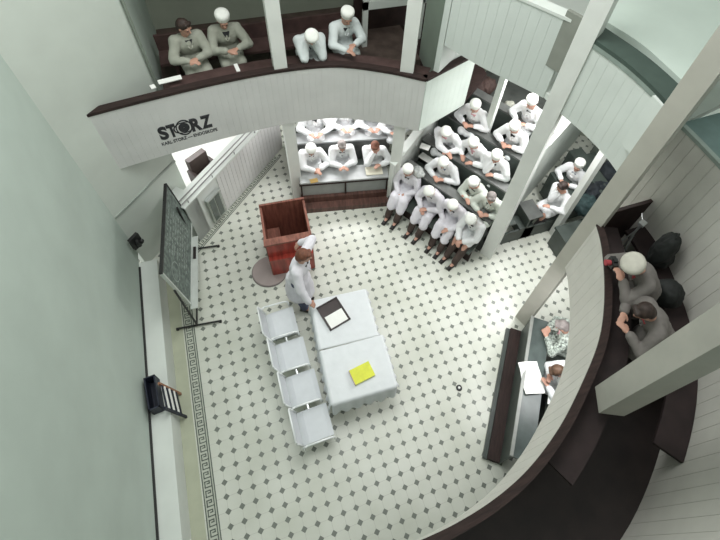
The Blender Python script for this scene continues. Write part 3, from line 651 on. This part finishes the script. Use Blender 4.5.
# ------------------------------------------------------------------ things by the left wall
g = empty('wall_fitting', (-.985, -.13, .98), PI / 4, 'small dark fitting mounted at the corner of the left wall', 'fitting')
bm = BM(); box(bm, -.03, .17, -.06, -.0, -.08, .22); obj('back_plate', bm, DARK, g, bevel=.01)
bm = BM(); tube(bm, (.06, -.10, .0), (.06, -.10, .17), .04, .03); ball(bm, (.13, -.10, .05), .04, 2); obj('bracket', bm, DARK, g, smooth=True)
c = at(160, 392, .5)
g = empty('crate', (c.x - .06, c.y - .05, .5), .08, 'dark navy open box standing on the wall ledge', 'box')
NV = mat('navy_black', (.012, .015, .03), .5, .3, 6)
bm = BM(); box(bm, -.06, .08, -.26, .24, 0, .02); obj('bottom', bm, NV, g)
for b in ((-.07, -.05, -.27, .25), (.07, .09, -.27, .25), (-.07, .09, -.27, -.25), (-.07, .09, .23, .25)):
    bm = BM(); box(bm, *b, 0, .26); obj('side_panel', bm, NV, g, bevel=.004)
g = empty('folded_chair', (-.66, -2.85, 0), .12, 'dark folded chair with pale slats leaning by the left wall ledge', 'chair')
SM = Matrix.Rotation(-.14, 4, 'Y')
for s in (-1, 1):
    bm = BM(); box(bm, -.015, .015, s * .2 - .02, s * .2 + .02, 0, .80, SM); obj('side_rail', bm, NV if s < 0 else mat('warm_wood', (.30, .14, .08), .5, .2, 6), g, bevel=.004)
for k in range(7):
    bm = BM(); box(bm, .005, .02, -.18, .18, .2 + k * .085, .235 + k * .085, SM); obj('slat', bm, PAPER if k % 2 else NV, g)
# ------------------------------------------------------------------ small floor socket
bm = BM(); lathe(bm, [(.055, 0), (.055, .012), (.045, .016), (.02, .016)], at(459, 388), 20); tag(obj('floor_socket', bm, DARK), 'small round dark socket set in the tiled floor', 'socket')
bm = BM(); lathe(bm, [(.022, 0), (.022, .012), (.01, .02)], at(459, 388) + Vector((0, 0, .016)), 14); tag(obj('socket_cap', bm, PAPER), 'tiny white cap in the middle of the floor socket', 'cap')

# ------------------------------------------------------------------ lettering on the left parapet
def lettering(txt, x0, x1, z0, z1, name, m, bold=0, spacing=1.0):
    cu = bpy.data.curves.new(name, 'FONT'); cu.body = txt; cu.size = 1; cu.space_character = spacing; cu.offset = bold
    o = bpy.data.objects.new(name, cu); COL.objects.link(o); dg = bpy.context.evaluated_depsgraph_get(); dg.update()
    me = bpy.data.meshes.new_from_object(o.evaluated_get(dg)); bpy.data.objects.remove(o); bpy.data.curves.remove(cu)
    xs = [v.co.x for v in me.vertices]; ys = [v.co.y for v in me.vertices]; a, b, c_, d_ = min(xs), max(xs), min(ys), max(ys)
    bm = BM(); bm.from_mesh(me); bpy.data.meshes.remove(me)
    bmesh.ops.subdivide_edges(bm, edges=[e_ for e_ in bm.edges if e_.calc_length() > .2], cuts=2)
    r = bmesh.ops.extrude_face_region(bm, geom=bm.faces[:]); 
    for v in [q for q in r['geom'] if isinstance(q, bmesh.types.BMVert)]: v.co.z += 1
    for v in bm.verts:
        x = x0 + (v.co.x - a) / (b - a) * (x1 - x0); z = z0 + (v.co.y - c_) / (d_ - c_) * (z1 - z0); p, d = A_at(x); nn_ = Vector((d.y, -d.x)) * (.0145 + .004 * (v.co.z > .5))
        v.co = Vector((p.x + nn_.x, p.y + nn_.y, z))
    return bm
INK = mat('sign_black', (.03, .03, .035), .6, .1, 9)
SX0, SX1, SZ0, SZ1 = .05, .88, 2.69, 2.97
g = empty('sign', (.85, .66, 2.7), 0, 'black STORZ lettering with an eye-like O on the left parapet', 'sign')
def onto(name, bm, m): o = obj(name, bm, m); o.parent = g; o.matrix_parent_inverse = Matrix.Translation(-Vector(g.location)); return o
W_ = SX1 - SX0
BG = BOARD
for ch, a, b in (('S', 0, .17), ('T', .16, .33), ('R', .59, .80), ('Z', .785, 1.0)):
    onto('letter_' + ch.lower(), lettering(ch, SX0 + a * W_, SX0 + b * W_ - .008, SZ0, SZ1, 'x', INK, .05), INK)
    # white core line keeps the outlined look of the lettering
def disc(cx, cz, rx, rz_, r0, lift):
    bm = BM(); N_ = 36; ring = []
    for k in range(N_):
        t_ = 2 * PI * k / N_; row = []
        for rr_ in (r0, 1):
            x = cx + math.cos(t_) * rx * rr_; z = cz + math.sin(t_) * rz_ * rr_; p, d = A_at(x)
            for lf in (.0145, lift): row.append(bm.verts.new((p.x + d.y * lf, p.y - d.x * lf, z)))
        ring.append(row)
    for k in range(N_):
        q, w_ = ring[k], ring[(k + 1) % N_]
        for (i, j) in ((1, 3), (3, 2), (2, 0), (0, 1)): bm.faces.new((q[i], q[j], w_[j], w_[i]))
    return bm
ox, oz = SX0 + .465 * W_, (SZ0 + SZ1) / 2
onto('letter_o', disc(ox, oz, .125, .165, .84, .018), INK)
onto('pupil', disc(ox, oz, .085, .10, .05, .018), INK)
onto('eyelid', disc(ox, oz, .165, .118, .86, .019), INK)
onto('small_lettering', lettering('KARL STORZ — ENDOSKOPE', SX0 - .02, SX1 + .04, 2.575, 2.645, 'x', INK, .02), INK)

# ------------------------------------------------------------------ the people
# desk pose: forearms on a desk; lap pose: hands in the lap
DESKP = dict(lh=(-.10, .34, .76), rh=(.12, .36, .76)); LAP = dict(lh=(-.07, .30, .60), rh=(.08, .33, .59))
# front row of the raked seats, no desk
fr = dict(coat=COATL, trou=TROUB, foot_y=.62)
person('capped person in white coat, front row beside the white column, hands in lap', (408, 171), 0, RF + 8, lean=14, pitch=28, **LAP, **fr)
person('capped person in white coat, second in the front row from the column, head bowed', (430, 192), 0, RF + 2, lean=24, pitch=45, lh=(-.05, .36, .66), rh=(.08, .38, .64), **fr)
person('person in white coat and cap, third from the column in the front row, leaning forward', (453, 206), 0, RF + 4, lean=24, pitch=38, lh=(-.10, .44, .60), rh=(.12, .30, .60), shirt='dark', **fr)
person('capped person in white coat at the right end of the front row', (472, 220), 0, RF - 6, lean=24, pitch=46, lh=(-.05, .46, .60), rh=(.05, .48, .60), hair='brown', **{**fr, 'coat': COAT})
# second row
s2 = dict(legs=False)
person('person in white coat and cap leaning on the second-row desk, head bent down', (444, 163), RISE, RF + 8, lean=22, pitch=45, **DESKP, shirt='blue', **s2)
person('person in greenish coat and tilted cap with arms folded on the second-row desk', (474, 184), RISE, RF - 8, lean=24, pitch=34, yaw=-15, lh=(-.02, .33, .76), rh=(.02, .38, .76), coat=mat('greenish_white_coat_cloth', (.62, .66, .60), .85, .04, 9, .35), **s2)
person('bareheaded person in a pale coat next to the big column, second row', (491, 198), RISE, RF + 5, lean=22, pitch=25, yaw=25, cap=False, hair='grey', **DESKP, shirt='dark', coat=MATS['greenish_white_coat_cloth'], **s2)
# third row
person('person in white coat and cap reaching sideways over the third-row desk', (445, 132), 2 * RISE, RF + 12, lean=26, pitch=50, yaw=25, lh=(-.20, .40, .76), rh=(-.16, .46, .76), shirt='pink', **s2)
person('capped person in white coat, middle of the third row, forearms flat on the desk', (474, 144), 2 * RISE, RF - 4, lean=24, pitch=40, lh=(-.14, .38, .76), rh=(.16, .36, .76), shirt='pink', **s2)
person('person in white coat and cap in the third row, resting chin near the big column', (496, 157), 2 * RISE, RF + 2, lean=22, pitch=30, yaw=12, lh=(-.10, .34, .76), rh=(.03, .24, .95), **s2)
# fourth and top rows
person('person in white coat and cap in the fourth row beside the slender white post', (475, 107), 3 * RISE, RF + 6, lean=22, pitch=30, **DESKP, shirt='pink', hair='brown', **s2)
person('person in white coat and tilted cap in the fourth row right of the slender post', (515, 128), 3 * RISE, RF - 2, lean=22, pitch=38, yaw=-12, **DESKP, **s2)
person('person with long dark hair and white cap in the topmost row', (532, 103), 4 * RISE, RF - 6, lean=18, pitch=30, yaw=-20, **DESKP, hair='dark', **s2)
# bench between the middle columns
B3 = math.degrees(A3) - 90
person('man in white coat and pale cap, left of three at the grey desk', (311, 150), 0.08, B3 + 2, lean=20, pitch=38, lh=(-.13, .44, .84), rh=(-.02, .50, .86), shirt='dark', legs=False, seat=.5)
person('man in white coat and dark grey cap, middle of three at the grey desk', (342, 146), 0.08, B3, lean=20, pitch=30, lh=(-.04, .46, .84), rh=(.03, .47, .84), cap=False, hair='grey', shirt='dark', legs=False, seat=.5)
person('person with reddish hair and pink face, right of three at the grey desk', (375, 147), 0.08, B3 - 6, lean=22, pitch=30, yaw=-10, lh=(-.12, .42, .84), rh=(.02, .28, 1.02), cap=False, hair='red', shirt='pink', legs=False, seat=.5)
for (x, y), lb in zip(((314, 112), (346, 107), (374, 107), (397, 111)), ('leftmost white-coated person of the row under the gallery, head hidden', 'white-coated person in the hidden row, behind the man in the dark cap',
                                        'white-coated person under the gallery leaning a hand on the face', 'rightmost white-coated person of the row under the gallery, by the column')):
    person(lb, (x, y), .30, B3, lean=14, pitch=25, lh=(-.13, .36, .86), rh=(.13, .36, .86), legs=False, seat=.55, cap=True)
# by the entrance
person('dark-haired man in white coat beyond the right column, hand at his mouth', (562, 187), 0, 188, lean=14, pitch=25, yaw=-10, lh=(-.12, .40, .78), rh=(-.02, .20, 1.02), cap=False, hair='dark', shirt='dark', legs=True, foot_y=.5)
person('person in white coat and cap seated behind the dark-haired man', (578, 166), .15, 200, lean=16, pitch=15, yaw=20, **DESKP, hair='brown', shirt='blue', legs=False)
# under the right gallery
F6 = math.degrees(math.atan2(.61, -.79))
person('brown-haired person in white coat reading papers under the right gallery', (557, 371), 0, F6 + 10, lean=32, pitch=55, yaw=10, lh=(-.16, .44, .80), rh=(.02, .42, .84), cap=False, hair='brown', shirt='dark', legs=False)
person('person in patterned grey-white clothes at the desk under the right gallery', (562, 326), 0, F6, lean=22, pitch=40, lh=(-.10, .40, .80), rh=(.10, .38, .80), cap=False, hair='grey', legs=False, shirt='pink', coat=mat('speckled_cloth', (.36, .40, .36), .85, .9, 30, .3))
# left gallery
GZ = 2.84
person('dark-haired person in greyish coat at the far left of the gallery, head turned', (184, 27), GZ, -78, lean=10, pitch=20, yaw=35, lh=(-.02, .36, .80), rh=(.10, .38, .80), cap=False, hair='dark', coat=COATG, shirt='dark', legs=False)
person('capped person in greyish coat in the gallery holding a note, second from the left', (223, 20), GZ, -86, lean=14, pitch=28, lh=(-.10, .38, .80), rh=(.06, .40, .80), coat=COATG, shirt='dark', legs=False)
person('person in white cap bent low over the rail of the upper gallery', (311, 37), GZ, -92, lean=34, pitch=58, lh=(-.05, .34, .90), rh=(.06, .32, .92), coat=mat('cool_grey_white_coat_cloth', (.62, .66, .66), .85, .04, 9, .35), legs=False)
person('capped person in the gallery right of the bent one, arms stretched to the rail', (347, 17), GZ, -84, lean=20, pitch=28, lh=(-.06, .44, .78), rh=(.12, .52, .76), coat=MATS['cool_grey_white_coat_cloth'], legs=False)
# right gallery
person('capped person in shade-darkened coat peering into a camera in the right gallery', (634, 266), 2.35, 165, 'stand', size=1.1, beret=1.2, capm=mat('shade_darkened_cap_cloth', (.50, .48, .42), .8, .1, 12), lean=36, pitch=48, yaw=10, lh=(-.06, .48, 1.22), rh=(.07, .48, 1.22), coat=mat('shade_darkened_coat_cloth', (.17, .155, .145), .85, .06, 9, .35), shirt='red', hair='brown', legs=False)  # coat and cap colours darkened to paint in the gallery shade
person('dark-haired person in shade-darkened coat next to the capped one in the right gallery', (644, 312), 2.35, 158, 'stand', size=1.08, lean=38, pitch=45, lh=(-.12, .50, 1.12), rh=(.12, .48, 1.12), coat=MATS['shade_darkened_coat_cloth'], shirt='red', cap=False, hair='dark', legs=False)
# lecturer
person('lecturer in long white coat standing between pulpit and white table', (304, 256), 0, -32, 'stand', size=1.2, lean=10, pitch=14, yaw=14, lh=(-.42, -.10, 1.12), rh=(.38, .32, .82), cap=False, hair='red', shirt='dark', trou=mat('blue_grey_trouser_cloth', (.09, .10, .17), .8, .2, 9), coat=COATL)

# ------------------------------------------------------------------ papers, bags, cameras
def sheet(name, px, z, rz, w_, h_, label, cat, m=PAPER, t_=.012, wave=0):
    c = at(*px, z); bm = BM(); N_ = 8
    G = [[bm.verts.new((-w_ / 2 + w_ * i / N_, -h_ / 2 + h_ * j / N_, wave * math.sin(i * .9 + j * .5) + (t_ if up_ else 0) + wave)) for i in range(N_ + 1) for j in range(N_ + 1)] for up_ in (0, 1)]
    K_ = N_ + 1
    for i in range(N_):
        for j in range(N_):
            q = [i * K_ + j, (i + 1) * K_ + j, (i + 1) * K_ + j + 1, i * K_ + j + 1]; bm.faces.new([G[1][k] for k in q]); bm.faces.new([G[0][k] for k in q[::-1]])
    rim = [i * K_ for i in range(K_)] + [N_ * K_ + j for j in range(1, K_)] + [i * K_ + N_ for i in range(N_ - 1, -1, -1)] + [j for j in range(N_ - 1, 0, -1)]
    for a_, b_ in zip(rim, rim[1:] + rim[:1]): bm.faces.new((G[0][a_], G[0][b_], G[1][b_], G[1][a_]))
    o = obj(name, bm, m); o.location = (c.x, c.y, z); o.rotation_euler = (0, 0, rz); return tag(o, label, cat)
sheet('notebook', (374, 171), .802, A3, .36, .22, 'pale notebook on the grey desk before the red-haired person', 'notebook', mat('cream_paper', (.74, .70, .58), .8, .05, 8), .02)
sheet('notebook', (314, 181), .802, A3 + .2, .16, .10, 'small yellow-brown notebook at the edge of the grey desk, left end', 'notebook', mat('ochre_cover', (.55, .36, .12), .7, .1, 8), .02)
sheet('newspaper', (531, 378), .765, A6 + .4, .52, .34, 'large crumpled white papers on the dark desk under the right gallery', 'papers', PAPER, .012, .02)
sheet('notebook', (557, 401), .765, A6, .20, .3, 'white notebook with dark edge at the bottom of the desk under the right gallery', 'notebook', PAPER, .02)
def endz(r): return RISE * r + .702
sheet('booklet', (426, 158), endz(1) , EA, .30, .18, 'thin white booklet on the second-row desk, near the partition', 'booklet')
sheet('booklet', (498, 157), endz(3), EA, .22, .15, 'thin cream booklet on the fourth-row desk, close to the capped person', 'booklet', MATS['cream_paper'])
sheet('booklet', (425, 147), endz(2), EA + .3, .20, .15, 'white booklet held at the left end of the third-row desk', 'booklet')
sheet('note_card', (237, 68), 3.485, .1, .06, .2, 'narrow white note on the gallery desk in front of the capped person', 'paper')
sheet('paper_pile', (170, 80), 3.57, .15, .34, .10, 'bright white paper pile on the dark rail at the left gallery end', 'papers')
sheet('paper_pile', (153, 87), 3.57, .3, .07, .09, 'tiny bright white paper by the pipe on the dark rail', 'paper')
# clear plastic bag on the second-row desk
c = at(418, 173, .75)
def lump(name, pos, S, m, fold, label, cat, seed, rz=0, extra=()):
    bm = BM(); elips(bm, (0, 0, S[2]), S)
    for p, s in extra: elips(bm, p, s)
    o = fuse(bm, name, m, None, max(.014, min(S) * .12), fold, seed); o.location = pos; o.rotation_euler = (0, 0, rz); return tag(o, label, cat)
lump('plastic_bag', (*(at(418, 174, 1.10).xy), 1.085), (.13, .16, .08), mat('clear_grey_plastic', (.42, .44, .43), .15, .3, 9, .5, spec=.9), .03, 'crumpled silvery plastic bag on the second-row desk near the column', 'bag', 4)
# dark coats heaped beyond the right column
JK = mat('black_blue_jacket_cloth', (.012, .016, .02), .8, .5, 6, .5)
for k, ((x, y), z, s) in enumerate((((594, 196), .60, (.34, .26, .24)), ((583, 208), .60, (.28, .25, .2)), ((607, 180), .60, (.36, .3, .28)))):
    c = at(x, y, z + .1); lump('jacket', (c.x, c.y, z), s, (JK, mat('dark_teal_jacket_cloth', (.02, .04, .04), .8, .4, 6, .5), JK)[k], .05,
        ('black jacket heaped beside the entrance post', 'dark teal jacket lowest in the heap beside the entrance', 'black jacket farthest back by the entrance, partly hidden by the white parapet')[k], 'jacket', 10 + k, .4 * k)
bm = BM(); box(bm, 7.0, 8.7, -2.35, -1.85, .52, .58); box(bm, 7.0, 7.06, -2.3, -1.9, 0, .52); box(bm, 8.62, 8.68, -2.3, -1.9, 0, .52); tag(obj('side_table', bm, GREEND), 'dark table carrying heaped jackets beside the entrance', 'table')
lump('jacket', (*(at(483, 92, 1.95).xy), 1.9), (.28, .2, .2), mat('dark_brown_coat_cloth', (.05, .03, .025), .8, .4, 6, .5), .05, 'dark brown coat heaped behind the fourth row left of the slender post', 'coat', 21, .3)
lump('cloth_bag', (*(at(510, 104, 2.0).xy), 1.9), (.10, .10, .08), COATG, .03, 'small pale bundle on the top row behind the slender post', 'bag', 22)
# camera outfit in the right gallery
c = at(684, 245, 3.1)
BKP = mat('black_nylon', (.012, .014, .013), .7, .5, 9, .4)
g = empty('backpack', (6.27, -3.98, 3.0), .5, 'large black backpack standing behind the two people in the right gallery', 'backpack')
bm = BM(); elips(bm, (0, 0, .45), (.24, .17, .43)); elips(bm, (0, -.12, .28), (.18, .11, .2)); o = fuse(bm, 'bag_body', BKP, g, .02, .02, 5); g.scale = (.85, .85, .8)
bm = BM(); path_tube(bm, [Vector((.2 + .16 * math.sin(k * PI / 8), .05, .2 + .06 * k)) for k in range(9)], .02); obj('strap', bm, BKP, g, smooth=True)
bm = BM(); path_tube(bm, [Vector((-.06 + .06 * (1 - math.cos(k * PI / 4)), 0, .85 + .07 * math.sin(k * PI / 4))) for k in range(5)], .014); obj('handle', bm, BKP, g, smooth=True)
c = at(668, 302, 3.0); lump('shoulder_bag', (6.0, -4.5, 3.0), (.18, .2, .22), BKP, .02, 'black bag beneath the backpack, right of the dark-haired person', 'bag', 6, .3)
c = at(613, 263, 3.7)
g = empty('camera', (c.x, c.y, 3.66), math.radians(70), 'compact camera with red front held over the right parapet', 'camera')
bm = BM(); box(bm, -.07, .07, -.035, .035, 0, .09); obj('camera_body', bm, DARK, g, bevel=.01)
bm = BM(); tube(bm, (0, .03, .045), (0, .10, .045), .035, .038, 18); obj('lens', bm, SHIRTS['red'], g)
bm = BM(); box(bm, -.025, .025, -.03, .02, .09, .115); obj('viewfinder', bm, DARK, g, bevel=.004)
g = empty('tripod', (6.05, -3.62, 2.35), .3, 'steel tripod standing beside the black backpack', 'tripod')
for k in range(3):
    a_ = k * 2 * PI / 3; bm = BM(); tube(bm, (.0, 0, 1.05), (.22 * math.cos(a_), .22 * math.sin(a_), .0), .012, .009); obj('leg', bm, STEEL, g)
bm = BM(); tube(bm, (0, 0, 1.0), (0, 0, 1.22), .016); obj('centre_column', bm, STEEL, g)
bm = BM(); box(bm, -.05, .05, -.04, .04, 1.22, 1.26); obj('head_plate', bm, STEEL, g, bevel=.005)
bm = BM(); tube(bm, (0, 0, 1.24), (.26, .12, 1.12), .009); obj('pan_handle', bm, STEEL, g)
